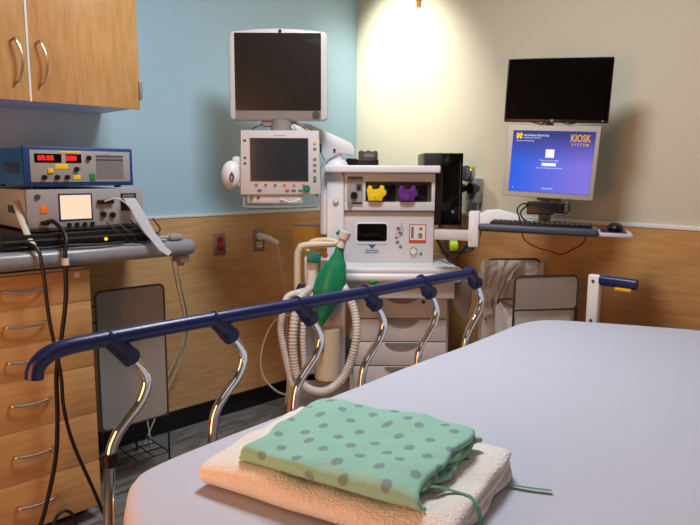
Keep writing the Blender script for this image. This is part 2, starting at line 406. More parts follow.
# blue generator
t = thing('power_source', 'blue cased bench instrument with red number displays on top of the stack', 'instrument', (.888, 2.5, 1.238))
MB().box(-.186, .182, -.18, .24, .01, .14, .005).build('case', 'blue_case', t)
MB().box(-.188, -.183, -.14, .02, .05, .09, .002).build('side_recess', 'blue_dark', t)
for x in (-.15, .15):
    for y in (-.15, .2): MB().cyl((x, y, 0), (x, y, .012), .012).build('foot', 'black', t)
fr_ = MB().box(-.19, .19, -.20, -.179, .008, .142, .004).build('front_frame', 'blue_dark', t)
fp = MB().box(-.170, .178, -.202, -.199, .022, .130, .001).build('front_panel', 'panel_g', t)
for (a, b, tx) in ((-.156, -.068, '88:88'), (-.052, .0, '888')):
    d = MB().box(a, b, -.2035, -.2015, .088, .118).build('display', 'black_gl', fp)
    MB().text(tx, (a+b)/2-.008, -.2038, .103, .024).build('digits', 'led_red', d, label='glowing red digits')
MB().box(-.09, -.046, -.2035, -.2015, .066, .084, .002).build('warning_label', 'yellow', fp)
MB().box(-.07, .0, -.2032, -.2015, .121, .128, .001).build('warning_label', 'yellow', fp)
MB().box(-.03, -.005, -.2035, -.2015, .03, .046, .002).build('warning_label', 'yellow', fp)
MB().box(-.115, -.097, -.2075, -.2015, .052, .068, .002).build('push_button', 'yellow', fp, label='yellow button')
for x, z in ((-.128, .038), (-.086, .038), (-.052, .038), (-.019, .066), (.026, .106)):
    MB().cyl((x, -.2015, z), (x, -.212, z), .009, .008, bev=.001).build('knob', 'black', fp)
MB().box(.026, .046, -.205, -.2015, .026, .052, .001).build('power_switch', 'teal_l', fp, label='green rocker switch')
MB().box(.052, .152, -.2028, -.2015, .032, .114).build('paper_door', 'lgrey', fp)
MB().box(.052, .152, -.2036, -.2025, .098, .102).box(.052, .152, -.2036, -.2025, .112, .116).build('door_line', 'dkgrey', fp)
MB().text('. ......', .09, -.2026, .122, .012).build('lettering', 'black', fp)
# small clip box at the end of the worktop
b = MB().box(1.18, 1.235, 2.22, 2.26, 1.037, 1.058, .006).cyl((1.13, 2.24, 1.047), (1.18, 2.24, 1.047), .009)
tag(b.build('cable_adapter', 'panel_g'), 'small grey adapter lying at the right end of the worktop', 'adapter')
# tangled leads on the worktop
for i in range(5):
    y = 2.215+.012*i
    pts = [(.94+.05*i, y+.02, 1.12-.01*(i % 2)), (.98+.045*i, y, 1.075), (1.03+.02*i, y-.0, 1.041), (1.09+.012*i, y, 1.043), (1.16, y+.01, 1.042+.004*i)]
    o = MB().tube(pts, .0028, 6).build('instrument_lead', 'cable_b')
    tag(o, 'thin black lead tangled on the worktop under the paper strip', 'cable', 'black leads tangled on the worktop')

def cable(name, pts, r, m, label, group=None, n=8, sm=8):
    return tag(MB().tube(pts, r, n, sm).build(name, m), label, 'cable', group)
c1 = thing('power_cable', 'thick black cable from the grey instrument with a white clip at the worktop edge', 'cable')
MB().tube([(.752, 2.288, 1.124), (.775, 2.27, 1.125), (.788, 2.21, 1.08), (.776, 2.19, 1.02), (.770, 2.188, .88), (.75, 2.19, .75), (.727, 2.195, .62), (.722, 2.2, .45), (.705, 2.2, .3), (.655, 2.2, .12), (.61, 2.2, .02)], .0075, 10, 8).build('cord', 'cable_b', c1)
MB().tube([(.7755, 2.19, 1.008), (.7745, 2.19, .985)], .012, 10, 1).build('clip', 'lwhite', c1, label='white clip')
cable('monitor_cable', [(.64, 2.27, 1.065), (.69, 2.205, 1.05), (.702, 2.188, .97), (.712, 2.185, .8), (.735, 2.18, .62), (.74, 2.185, .5), (.765, 2.19, .36), (.83, 2.2, .16), (.87, 2.2, .03)], .0062, 'cable_b', 'black cable crossing the drawers down to the floor on the right')
cable('floor_cable', [(.60, 2.12, .012), (.66, 2.15, .09), (.70, 2.17, .13), (.735, 2.17, .12), (.75, 2.16, .06), (.73, 2.12, .012)], .006, 'cable_b', 'black cable looping up from the floor at the drawer base')
cable('lead_bundle', [(.60, 2.25, 1.045), (.66, 2.225, 1.05), (.73, 2.23, 1.043), (.80, 2.22, 1.047), (.90, 2.215, 1.043), (1.0, 2.222, 1.044)], .005, 'cable_b', 'black lead lying along the worktop edge in front of the instruments')
cable('sensor_cable', [(.955, 2.275, 1.19), (.99, 2.25, 1.2), (1.03, 2.24, 1.17), (1.06, 2.225, 1.1), (1.1, 2.215, 1.05), (1.16, 2.22, 1.041)], .003, 'cable_w', 'thin white lead arching from the front of the grey instrument')
cable('wall_cable', [(1.27, 2.40, 1.04), (1.302, 2.42, 1.0), (1.37, 2.5, .8), (1.48, 2.65, .6), (1.50, 2.74, .42), (1.43, 2.76, .26), (1.33, 2.76, .08), (1.29, 2.75, .012)], .004, 'cable_w', 'white cable hanging in a long curve from the worktop end to the floor')
cable('wall_cable', [(1.29, 2.45, 1.025), (1.325, 2.5, .95), (1.44, 2.66, .75), (1.53, 2.77, .52), (1.45, 2.79, .32), (1.33, 2.78, .16), (1.3, 2.7, .02)], .003, 'cable_w', 'thinner white cable beside the long one below the worktop end')

# ------------------------------------------------------------ hampers
def hamper(name, label, loc, rz, w, d, h, panel_z, panel_m, frame_m, leg_m, shelf=True, bag=False, r=.005):
    t = thing(name, label, 'hamper', loc, rz, None)
    fz = h
    MB().tube([(0, 0, panel_z)]+[(.022-.022*math.cos(a*PI/12), 0, fz-.022+.022*math.sin(a*PI/12)) for a in range(7)]+[(w-.022+.022*math.sin(a*PI/12), 0, fz-.022+.022*math.cos(a*PI/12)) for a in range(7)]+[(w, 0, panel_z)], r, 8, 1).build('top_frame', frame_m, t)
    MB().cyl((0, 0, panel_z), (w, 0, panel_z), r*.8, n=8).build('cross_bar', frame_m, t)
    MB().prism(rr(.004, w-.004, panel_z+.004 if bag is False else panel_z, fz-.004, .02), -.002, .002).build('panel', panel_m, t)
    for x, y in ((0, 0), (w, 0), (0, d), (w, d)):
        MB().tube([(x, y, panel_z+.005 if y == 0 else h-.12), (x, y, .006)], r*.8, 8, 1).cyl((x, y, 0), (x, y, .008), r*1.4, n=8).build('leg', leg_m, t)
    MB().tube([(0, 0, h-.125), (0, d, h-.125), (w, d, h-.125), (w, 0, h-.125)], r*.8, 8, 1).build('rear_hoop', frame_m, t)
    if shelf:
        b = MB()
        for i in range(6): b.cyl((0, d*i/5, .1), (w, d*i/5, .1), .0028, n=6)
        for i in range(5): b.cyl((w*i/4, 0, .1), (w*i/4, d, .1), .0028, n=6)
        b.build('wire_shelf', 'wire_black', t)
    return t
hm = hamper('wire_hamper', 'grey panelled wire stand with thin black legs beside the maple drawers', (.96, 2.42, 0), 0, .285, .32, .835, .27, 'liner_g', 'wire_grey', 'wire_black')
# right-hand pair, turned toward the bed
TH2 = -.62
hb = hamper('bin_stand', 'wire bin stand draped with a clear plastic bag beside the kiosk wall', (2.50, 1.68, 0), -.68, .25, .13, .90, .6, 'mesh_g', 'wire_grey', 'wire_black', False)
ha = hamper('bin_stand', 'nearer empty wire bin stand with a grey panel at the head of the bed', (2.235, 1.37, 0), -.60, .275, .16, .885, .745, 'mesh_g', 'wire_grey', 'wire_black', False)
def drape(w, z0, z1, off, seed):
    def f(u, v):
        a = u*2*PI; cx, cy = w/2, .07
        x = cx+(w/2+.012)*max(-1, min(1, 1.3*math.cos(a))); y = cy+(.08)*max(-1, min(1, 1.3*math.sin(a)))
        z = z1+(z0-z1)*v
        n = noise.noise(Vector((math.cos(a)*3+seed, math.sin(a)*3, v*3)))*.022*(.3+v)
        return Vector((x+n, y+n*.6+off, z+.02*math.sin(a*3+seed)*(1-v)))
    return f
MB().grid(drape(.25, .25, .80, 0, 1.3), 48, 24, .001).build('plastic_liner', 'liner', hb)
def spill(u, v):
    x = -.03+.19*u*(1-.6*v)-.025*math.sin(v*2.6)+.03*v; z = .898-.27*v*(1-.15*u)
    return Vector((x+.01*noise.noise(Vector((u*5, v*6, 2))), -.022+.026*noise.noise(Vector((u*6, v*5, 7))), z))
MB().grid(spill, 20, 24, .001).build('bag_flap', 'liner_w', hb)
def spill2(u, v):
    x = .18+.085*u; z = .885-.11*v*(1-.3*u)
    return Vector((x, -.012+.012*noise.noise(Vector((u*6, v*5, 3))), z))
MB().grid(spill2, 10, 10, .001).build('bag_flap', 'liner_w', hb)
MB().grid(drape(.265, .3, .735, .015, 5.1), 48, 20, .001).build('plastic_liner', 'liner', ha)

# ------------------------------------------------------------ outlets
def outlet(x, z, name, label, redo):
    t = thing(name, label, 'outlet', (x, YW-.012, z))
    MB().box(-.036, .036, -.006, 0, -.058, .058, .003).build('cover_plate', 'steel' if redo else 'grey_pl', t)
    for dz in (.022, -.022):
        s = MB().prism(rr(-.018, .018, dz-.016, dz+.016, .008), -.0085, -.005).build('socket', 'red' if redo else 'lwhite', t)
        MB().box(-.008, -.005, -.0092, -.0084, dz-.003, dz+.007).box(.005, .008, -.0092, -.0084, dz-.003, dz+.007).build('slot', 'black', s)
    return t
outlet(1.782, .925, 'red_outlet', 'red double power outlet in a steel plate on the wainscot', True)
outlet(2.03, .928, 'wall_outlet', 'grey outlet with a white plug in it left of the anesthesia machine', False)
c = thing('plug_cord', 'white plug with its cord hanging from the grey wall outlet', 'cable', (2.03, 2.79, .95))
MB().cyl((0, .038, 0), (0, .01, 0), .022, .019, bev=.003).tube([(0, .015, 0), (.03, -.01, -.01), (.07, -.03, -.04)], .015, 10, 5).build('plug', 'whitetrim', c)
MB().tube([(.045, -.028, -.025), (.075, -.03, -.08), (.10, -.02, -.18), (.125, -.02, -.30), (.13, -.03, -.43), (.11, -.05, -.62), (.09, -.08, -.80), (.06, -.1, -.93)], .0045, 8, 8).build('cord', 'cable_w', c)
cable('floor_hose', [(2.29, 2.62, .42), (2.2, 2.68, .5), (2.08, 2.74, .50), (2.0, 2.76, .38), (1.98, 2.76, .22), (2.05, 2.72, .10), (2.18, 2.68, .04)], .006, 'cable_w', 'pale hose looping against the wainscot left of the machine base')

# ------------------------------------------------------------ anesthesia machine
MO = (2.0761, 2.1656, 0); MT = -.7643
t = thing('anesthesia_machine', 'large white anesthesia machine on a drawer trolley in the room corner', 'medical machine', MO, MT)
MACH = t
MB().box(-.122, .42, -.01, .44, 1.296, 1.331, .008, 3).build('top_shelf', 'white_pl', t)
ub = MB().prism([(-.095, .88), (-.085, 1.296), (.403, 1.296), (.403, .86), (-.095, .86)], .06, .42, .004).build('upper_body', 'white_pl2', t)
MB().prism(rr(-.112, -.03, .86, 1.30, .03), .035, .10, .006).build('side_column', 'white_pl', t)
MB().cyl((-.068, .036, 1.167), (-.068, .02, 1.167), .014, bev=.002).build('column_knob', 'whitetrim', t)
MB().sphere((-.065, .06, 1.325), .05, 1.1, .8, .8).build('dome_cap', 'white_pl', t)
MB().cyl((-.112, .09, 1.0), (-.112, .09, 1.33), .035, bev=.004).build('monitor_post', 'white_pl', t)
# vaporizer bay (frame around a recess)
b = MB().box(-.028, .402, .04, .062, 1.255, 1.294, .002).box(-.028, .402, .04, .062, 1.118, 1.160, .002).box(-.028, .072, .04, .062, 1.16, 1.255, .001).box(.386, .402, .04, .062, 1.16, 1.255, .001)
b.build('bay_frame', 'white_pl2', t)
MB().box(.072, .386, .056, .060, 1.16, 1.255).build('bay_back', 'dkgrey', t)
MB().box(-.028, .402, .042, .0605, 1.112, 1.117).build('bay_seam', 'dkgrey', t)
cp = MB().prism(rr(-.015, .06, 1.14, 1.28, .006), .036, .041).build('control_panel', 'panel_g', t)
MB().cyl((.018, .037, 1.19), (.018, .020, 1.19), .018, .015, bev=.002).build('selector_knob', 'black', cp)
MB().box(.028, .052, .030, .037, 1.215, 1.245, .002).build('switch', 'dkgrey', cp)
MB().cyl((.04, .031, 1.23), (.04, .024, 1.23), .006).build('switch_tip', 'black', cp)
MB().box(-.01, .055, .033, .037, 1.150, 1.157, .001).build('vent_slot', 'black', cp)
MB().cyl((.0, .038, 1.145), (.0, .028, 1.145), .011).build('port', 'grey_pl', cp)
MB().box(-.01, .055, .033, .037, 1.268, 1.274).build('vent_slot', 'black', cp)
for n_, u0, m_, lab in (('vaporizer', .079, 'yellow', 'yellow vaporizer cassette in the left of the machine bay'), ('vaporizer', .228, 'purple', 'purple vaporizer cassette in the right of the machine bay')):
    v = thing(n_, lab, 'vaporizer', (MO[0]+.7218*u0+.6921*.0, MO[1]-.6921*u0, 1.161), MT)
    MB().prism([(.008, .004), (.07, .004), (.076, .022), (.09, .034), (.092, .05), (.082, .056), (.080, .074), (.064, .078), (.056, .060), (.026, .058), (.022, .074), (.008, .076), (-.002, .056), (.002, .03)], .016, .054, .003).build('cassette', m_, v)
    MB().box(.02, .056, .012, .019, .006, .034, .002).build('face_plate', m_, v)
    MB().text('D' if m_ == 'purple' else 'S', .038, .0115, .02, .02).build('face_mark', 'lgrey', v)
    MB().box(.026, .048, .022, .05, .05, .078, .002).build('filler_neck', 'black', v)
    MB().box(.086, .135, .03, .054, .01, .08, .003).box(.092, .108, .024, .03, .03, .06, .002).build('lock_lever', 'black_gl', v, label='black lever block')
# lower face
sp = MB().prism(rr(.026, .184, .955, 1.062, .016), .056, .062, .001).build('display_surround', 'white_pl', t)
MB().prism(rr(.033, .177, .970, 1.054, .012), .052, .058, .001).build('small_display', 'black_gl', t, label='small black display')
MB().prism([(.09, .95), (.122, .95), (.106, .932)], .0585, .0605).box(.085, .127, .0585, .0605, .953, .957).build('blue_emblem', 'lblue', t)
MB().text('Anesthesia', .106, .0592, .925, .014).text('delivery system', .106, .0592, .914, .011).build('lettering', 'lblue', t)
b = MB()
for k in range(5): b.cyl((.232+.012*math.sin(k*2), .0605, 1.03-.022*k), (.232+.012*math.sin(k*2), .0585, 1.03-.022*k), .009-.001*(k % 3), n=12)
b.tube([(.22, .059, 1.0), (.24, .059, 1.02), (.25, .059, 1.06)], .0015, 6).tube([(.23, .059, .99), (.25, .059, 1.0), (.255, .059, 1.04)], .0015, 6)
b.build('printed_diagram', 'lgrey', t)
lb = MB().box(.284, .366, .0585, .061, .96, 1.052).build('red_label', 'lred', t, label='red edged label')
MB().box(.288, .362, .0575, .059, .976, 1.048).build('label_field', 'lwhite', lb)
MB().box(.294, .306, .0565, .058, .985, 1.04).cyl((.34, .058, 1.03), (.34, .0565, 1.03), .008).box(.326, .35, .0565, .058, .985, .99).cyl((.338, .058, 1.0), (.338, .0565, 1.0), .01).build('label_print', 'lgrey', lb)
gq = MB().cyl((.306, .062, .922), (.306, .048, .922), .019, bev=.002).build('pressure_gauge', 'steel', t)
MB().cyl((.306, .0485, .922), (.306, .047, .922), .015).build('dial', 'lwhite', gq)
MB().prism([(.334, .902), (.352, .902), (.343, .922)], .058, .061).build('green_mark', 'teal_l', t)
# worktop + apron
MB().box(-.07, .50, -.13, .44, .842, .864, .006, 3).build('work_surface', 'white_pl', t)
MB().box(-.08, .515, -.14, .10, .800, .843, .018, 4).build('front_lip', 'white_pl', t)
MB().box(-.02, .485, -.10, .42, .72, .805, .004).build('apron', 'white_pl2', t)
MB().sphere((.105, -.138, .802), .022, 1, .35, .55).build('green_badge', 'teal_l', t)
MB().box(.0, .478, .005, .42, .15, .722, .004).build('drawer_body', 'white_pl2', t)
DZ = [.716, .604, .49, .37, .25]
for k in range(4):
    d = MB().box(.018, .466, -.018, .006, DZ[k+1]+.003, DZ[k]-.002, .004).build('drawer', 'white_pl2', t)
    zt = DZ[k]-.004
    poly = [(.17+.16*i/12, zt-.034*math.sin(PI*i/12)**.6) for i in range(13)]
    MB().prism(poly, -.024, -.017).build('drawer_pull', 'grey_pl', d)
MB().cyl((.35, -.017, .688), (.35, -.022, .688), .009).build('drawer_lock', 'dkgrey', t)
MB().box(-.30, .49, -.06, .42, .09, .155, .02, 3).build('base', 'white_pl2', t)
for u, v in ((-.27, -.04), (.44, -.02), (-.24, .36), (.3, .36)):
    c = MB().box(u-.03, u+.03, v-.04, v+.04, .06, .13 if u > 0 or v > 0 else .30, .025, 3).build('caster_cover', 'beige_pl', t)
    MB().cyl((u-.012, v, .045), (u+.012, v, .045), .045, bev=.004).build('wheel', 'dkgrey', c)
# breathing unit on the left
MB().box(-.205, -.02, -.16, .02, .37, .90, .012, 3).build('absorber_block', 'white_pl2', t)
MB().cyl((-.10, -.175, .36), (-.10, -.175, .60), .06, bev=.006).build('absorber_canister', 'beige_pl', t)
MB().box(-.14, -.115, -.255, -.22, .50, .57, .004).cyl((-.1275, -.24, .57), (-.1275, -.24, .59), .01).build('drain_valve', 'grey_pl', t)
MB().tube([(-.235, -.19, .63), (-.235, -.19, .90), (-.225, -.19, .955), (-.20, -.19, .975), (-.06, -.19, .985)], .016, 10, 5).build('breathing_frame', 'beige_pl', t)
MB().tube([(-.19, -.19, .95), (-.17, -.18, .99), (-.10, -.19, 1.0), (-.055, -.19, .99)], .012, 10, 5).build('bag_arm', 'beige_pl', t)
MB().box(-.205, -.14, -.19, -.15, .80, .93, .012).cyl((-.17, -.2, .78), (-.17, -.2, .86), .03, .02).build('flow_valve', 'lwhite', t)
MB().box(-.19, -.13, -.215, -.17, .90, .945, .006).build('teal_cap', 'teal', t, label='teal cap')
MB().cyl((-.112, -.21, .935), (-.112, -.185, .935), .014).build('brass_port', 'brass', t)
MB().tube([(-.21, -.21, .80), (-.23, -.21, .76), (-.245, -.21, .72)], .02, 10, 4).build('blue_connector', 'navy', t, label='dark blue hose connector')
MB().prism(rr(-.29, -.115, .62, 1.03, .006), .24, .246).build('side_shield', 'amber', t, label='see-through amber side panel')
MB().cyl((-.29, .243, 1.03), (-.115, .243, 1.03), .006, n=8).cyl((-.115, .243, .70), (-.115, .243, 1.03), .006, n=8).box(-.29, -.09, .23, .25, .60, .63).build('shield_frame', 'grey_pl', t)
MB().box(-.045, .03, -.02, .02, .37, .50, .006).build('vacuum_port', 'dkgrey', t)
MB().box(-.155, -.09, -.165, -.14, .335, .365, .004).build('gold_coupling', 'brass', t)
# display arm
MB().prism([(-.30, 1.50), (-.26, 1.525), (-.19, 1.52), (.0, 1.435), (.02, 1.41), (.02, 1.375), (-.05, 1.385), (-.12, 1.35), (-.17, 1.44), (-.27, 1.47)], .02, .09, .014).build('display_arm', 'white_pl', t)
MB().tube([(-.17, .03, 1.44), (-.20, -.02, 1.46), (-.26, -.06, 1.50), (-.30, -.05, 1.515)], .03, 12, 5).build('arm_joint', 'white_pl', t)
MB().cyl((-.218, .016, 1.465), (-.218, .010, 1.465), .008).cyl((-.075, .016, 1.40), (-.075, .012, 1.40), .006).build('screw_cap', 'black', t)
MB().box(-.162, -.135, -.0, .03, 1.385, 1.43, .005).build('cable_clip', 'black', t)
MB().box(-.10, -.04, .04, .10, 1.34, 1.40, .008).build('arm_base', 'white_pl', t)
MB().cyl((-.31, -.07, 1.47), (-.31, -.07, 1.53), .05, bev=.006).build('swivel', 'grey_pl', t)

def mloc(u, v, z): return (MO[0]+math.cos(MT)*u-math.sin(MT)*v, MO[1]+math.sin(MT)*u+math.cos(MT)*v, z)
# gas module on top
b = thing('gas_module', 'small dark grey box on top of the anesthesia machine', 'box', mloc(.085, .15, 1.331), MT)
MB().box(-.05, .05, -.05, .05, .0, .028, .003).build('base', 'black', b)
MB().prism([(-.046, .026), (.046, .026), (.046, .066), (.03, .072), (.02, .066), (.0, .073), (-.015, .066), (-.035, .072), (-.046, .066)], -.045, .045, .002).build('cover', 'dkgrey', b)
MB().text('ZOLL', .005, -.0455, .046, .02).build('lettering', 'lgrey', b) if False else MB().box(-.02, .028, -.0462, -.045, .04, .056).build('label', 'lgrey', b)
MB().box(-.107, -.05, -.04, .03, 0, .034, .008).build('plug_block', 'black', b)
# top monitor
t = thing('patient_monitor', 'large switched-off monitor with a pale bezel above the machine', 'monitor', mloc(-.32, -.1, 1.5), MT)
MB().prism(rr(-.218, .218, .025, .405, .022, arch=.016), .0, .05, .010).build('housing', 'bezel', t)
MB().prism(rr(-.17, .17, .06, .36, .03), .05, .09, .012).build('rear_housing', 'bezel', t)
MB().box(-.192, .188, -.003, .002, .068, .400).build('screen', 'screen_off', t, label='black switched-off screen')
MB().box(-.192, .188, -.0035, .002, .022+.01, .067).build('lower_strip', 'dark_bezel', t)
MB().cyl((.166, -.003, .049), (.166, -.007, .049), .017).build('round_logo', 'dkgrey', t)
MB().cyl((.009, .002, .408), (.009, -.004, .408), .007).build('sensor', 'black', t)
MB().box(-.08, .05, .01, .06, .0, .03, .006).build('mount_plate', 'grey_pl', t)
MB().tube([(-.07, .02, .01), (-.09, -.01, .0), (-.12, -.01, -.012)], .003, 6).build('lead', 'cable_b', t)
MB().tube([(.04, .02, .02), (.09, -.01, .005), (.12, -.01, -.01)], .003, 6).build('lead', 'cable_b', t)
# lower display
t = thing('ventilator_display', 'small ventilator display with coloured buttons hung below the large monitor', 'monitor', mloc(-.312, -.15, 1.2), MT)
MB().prism([(-.172, .279), (.172, .279), (.181, .0), (-.178, -.004)], 0, .05, .006).build('housing', 'bezel', t)
MB().box(-.131, .126, -.003, .002, .058, .246).build('bezel_inset', 'dkgrey', t)
MB().box(-.127, .122, -.004, -.002, .062, .242).build('screen', 'screen_off2', t, label='dark screen')
MB().cyl((.117, .0, .026), (.117, -.018, .026), .0165, .014, bev=.002).build('control_knob', 'teal', t, label='teal control knob')
for i, m_ in enumerate(('lgrey', 'lgrey', 'lgrey', 'orange', 'orange', 'orange')):
    MB().prism(rr(-.112+.042*i, -.1+.042*i, .034, .046, .004), -.003, .001).build('button', m_, t)
for x, m_ in ((-.092, 'lblue'), (.0+.032, 'lred'), (.06, 'lblue'), (.09, 'teal')):
    if m_: MB().prism(rr(x-.009, x+.009, .012, .021, .003), -.003, .001).build('button', m_, t)
for z, m_ in ((.225, 'amberp'), (.2, 'lgrey'), (.155, 'lgrey'), (.13, 'lgrey'), (.105, 'lgrey'), (.06, 'teal'), (.04+.035, 'lgrey')):
    MB().prism(rr(.147, .161, z-.005, z+.005, .003), -.003, .001).build('button', m_, t)
for z in (.235, .16, .135): MB().prism(rr(-.16, -.148, z-.004, z+.004, .003), -.003, .001).build('button', 'dkgrey', t)
MB().text('........', 0, -.001, .265, .03).build('lettering', 'lgrey', t)
MB().tube([(-.165, .02, .0), (-.16, -.005, -.045), (-.14, -.012, -.058), (.13, -.012, -.054), (.155, -.005, -.042), (.162, .02, .0)], .006, 8, 5).build('handle_bar', 'grey_pl', t)
MB().box(-.15, .10, .012, .05, -.042, .0, .004).build('port_block', 'bezel', t)
MB().cyl((-.13, .012, -.016), (-.13, .004, -.016), .009).build('port', 'teal_l', t)
MB().cyl((-.10, .012, -.016), (-.10, .008, -.016), .006).build('port', 'dkgrey', t)
MB().tube([(-.0, .008, -.022), (.05, -.01, -.035), (.09, -.005, -.02)], .004, 6).build('lead', 'whitetrim', t)
MB().sphere((-.222, .03, .082), .05, .9, .8, 1.3).box(-.25, -.15, .02, .07, .03, .10, .012).box(-.215, -.175, .02, .06, .1, .165, .008).build('side_module', 'white_pl', t)
MB().tube([(-.212, -.014, .095), (-.220, -.014, .075), (-.212, -.014, .055), (-.204, -.014, .075), (-.212, -.014, .095)], .003, 6).build('module_ring', 'dkgrey', t)
MB().tube([(-.02, .04, .25), (0, .08, .29), (.0, .07, .315)], .025, 10, 4).build('mount', 'white_pl', t)

# green reservoir bag (lathe-like flattened)
t = thing('breathing_bag', 'green rubber breathing bag hanging from the machine arm', 'bag', mloc(-.09, -.25, .62), MT)
prof = [(0, .004), (.02, .013), (.06, .03), (.12, .052), (.17, .063), (.22, .058), (.27, .045), (.31, .026), (.335, .018), (.365, .018)]
def bag(u, v):
    f = u*(len(prof)-1); i = min(int(f), len(prof)-2); s = f-i; s2 = s*s*(3-2*s)*.4+s*.6
    z = prof[i][0]+(prof[i+1][0]-prof[i][0])*s; r = prof[i][1]+(prof[i+1][1]-prof[i][1])*s2
    a = v*2*PI
    lean = .085*(z/.365)**1.2-.035
    w = 1+.06*math.sin(a*5+z*20)
    r *= 1.12
    return Vector((lean+r*math.cos(a)*w, r*math.sin(a)*.55*w, z))
MB().grid(bag, 40, 24).build('bag', 'green', t, 180)
MB().cyl((.048, 0, .355), (.062, 0, .40), .019, .017).cyl((.058, 0, .39), (.070, 0, .425), .024, .028, bev=.003).build('elbow_connector', 'lwhite', t, label='white elbow connector')
MB().cyl((.036, -.0, .425), (.044, -.0, .415), .012).build('teal_plug', 'teal', t)
# corrugated hoses
def hose(pts, r, label):
    b = MB().tube([mloc(*p) for p in pts], r, 14, 26, rf=lambda i, n: r*(1+.13*math.sin(i*PI/1.6)))
    return tag(b.build('corrugated_hose', 'hose', None, 80), label, 'hose')
hose([(-.20, -.24, .78), (-.27, -.27, .76), (-.288, -.30, .70), (-.30, -.3, .62), (-.285, -.3, .52), (-.27, -.3, .45), (-.255, -.3, .38), (-.22, -.3, .345)], .014, 'white corrugated hose hanging furthest left beside the machine')
hose([(-.17, -.25, .80), (-.225, -.28, .74), (-.245, -.3, .62), (-.245, -.3, .50), (-.225, -.3, .40), (-.17, -.3, .35), (-.10, -.3, .345), (-.03, -.3, .40), (.01, -.3, .49), (.03, -.3, .60), (.02, -.28, .70), (-.02, -.26, .79), (-.05, -.2, .82)], .018, 'wide white corrugated hose looping low under the green bag')
hose([(-.15, -.24, .80), (-.195, -.27, .70), (-.205, -.28, .58), (-.20, -.28, .47), (-.20, -.28, .40)], .013, 'short white corrugated hose between the loop and the grey block')

# ------------------------------------------------------------ computer tower & regulator
t = thing('computer_tower', 'upright black computer tower behind the right side of the machine', 'computer', mloc(.352, .07, 1.048), MT)
MB().box(.0, .185, .0, .30, .0, .343, .003).build('case', 'black', t)
MB().box(.085, .182, -.006, .001, .003, .340, .002).build('front_bezel', 'black_gl', t)
MB().cyl((.14, -.006, .065), (.14, -.009, .065), .008).build('power_button', 'steel', t)
MB().box(.170, .173, -.008, -.005, .02, .3).build('grille_edge', 'dkgrey', t)
MB().text('...', .13, -.0065, .31, .02).build('lettering', 'dkgrey', t)
MB().box(.10, .17, .02, .2, -.045, .001, .003).build('bracket', 'grey_pl', t)
t = thing('vacuum_regulator', 'chrome vacuum regulator with a round gauge on the cream wall', 'regulator', (2.765, 1.93, 1.22))
MB().box(-.005, .017, -.02, .035, -.03, .05, .004).build('wall_plate', 'steel', t)
MB().box(-.05, -.003, -.026, .02, -.075, .05, .006).build('valve_body', 'panel_g', t)
q = MB().cyl((-.04, .03, .075), (-.075, .03, .075), .04, bev=.004).build('gauge', 'steel', t)
MB().cyl((-.0745, .03, .075), (-.077, .03, .075), .033).build('dial', 'lgrey', q)
MB().box(-.079, -.0765, .029, .031, .07, .1).build('needle', 'black', q)
MB().box(-.07, -.05, -.012, .006, .095, .113, .002).build('yellow_tag', 'yellow', t)
MB().cyl((-.03, -.005, 0), (-.085, -.005, 0), .026, bev=.003).build('knob', 'black', t)
MB().cyl((-.03, .075, 0), (-.075, .075, 0), .024, bev=.003).cyl((-.02, .02, 0), (-.04, .09, 0), .009).build('knob', 'black', t)
MB().tube([(-.03, -.02, -.08), (-.03, -.022, -.13), (-.02, -.04, -.17), (-.0, -.05, -.19)], .006, 8).build('outlet_tube', 'grey_pl', t)

# ------------------------------------------------------------ kiosk
KO = (2.95*math.sin(.7643), 2.95*math.cos(.7643)); KT = -1.1
def kloc(u, v, z): return (KO[0]+math.cos(KT)*u-math.sin(KT)*v, KO[1]+math.sin(KT)*u+math.cos(KT)*v, z)
def roll(o, a): o.rotation_euler = (0, a, o.rotation_euler[2]); return o
# wide black screen (local frame centre)
t = roll(thing('wide_monitor', 'black widescreen monitor mounted above the kiosk screen', 'monitor', kloc(.888, 0, 1.632), KT), .035)
MB().prism(rr(-.204, .204, -.128, .128, .006), 0, .022, .002).build('housing', 'black', t)
MB().prism(rr(-.199, .199, -.116, .124, .003), -.002, .001).build('screen', 'black_gl', t, label='glossy black screen')
MB().cyl((-.012, -.002, -.121), (-.012, -.004, -.121), .0062).build('round_logo', 'grey_pl', t)
MB().box(.180, .183, -.003, -.001, -.122, -.119).build('power_light', 'scr_white', t)
MB().box(-.05, .05, .02, .045, -.05, .05, .004).build('mount_plate', 'dkgrey', t)
MB().tube([(-.09, .01, -.126), (-.05, -.0, -.135), (-.04, .01, -.126)], .004, 6).build('loose_lead', 'cable_b', t)
MB().tube([(.03, .01, -.126), (.055, -.002, -.133), (.08, .01, -.126)], .004, 6).build('loose_lead', 'cable_b', t)
t = roll(thing('kiosk_monitor', 'silver framed kiosk monitor showing a lit blue screen', 'monitor', kloc(.880, 0, 1.343), KT), .038)
MB().prism([(-.185, .148), (.178, .150), (.172, -.150), (-.190, -.146)], 0, .04, .006).build('housing', 'bezel_k', t)
MB().prism([(-.164, .127), (.159, .127), (.153, -.126), (-.167, -.123)], -.002, .001).build('screen', 'kiosk', t, label='lit blue and violet screen')
yy = -.0028
MB().text('KIOSK', .103, yy, .098, .04, bold=.0009, sx=.68).build('screen_title', 'scr_org', t)
MB().text('S Y S T E M', .103, yy, .073, .0145, bold=.0003, sx=.95).build('screen_title', 'scr_org', t)
MB().text('M', -.138, yy, .104, .026, bold=.0028).build('screen_logo', 'scr_yel', t)
MB().text('MICHIGAN MEDICINE', -.122, yy, .107, .0105, 'LEFT').text('UNIVERSITY OF MICHIGAN', -.122, yy, .097, .0058, 'LEFT').text('Department of Anesthesiology', -.15, yy, .085, .0058, 'LEFT').build('screen_text', 'scr_white', t)
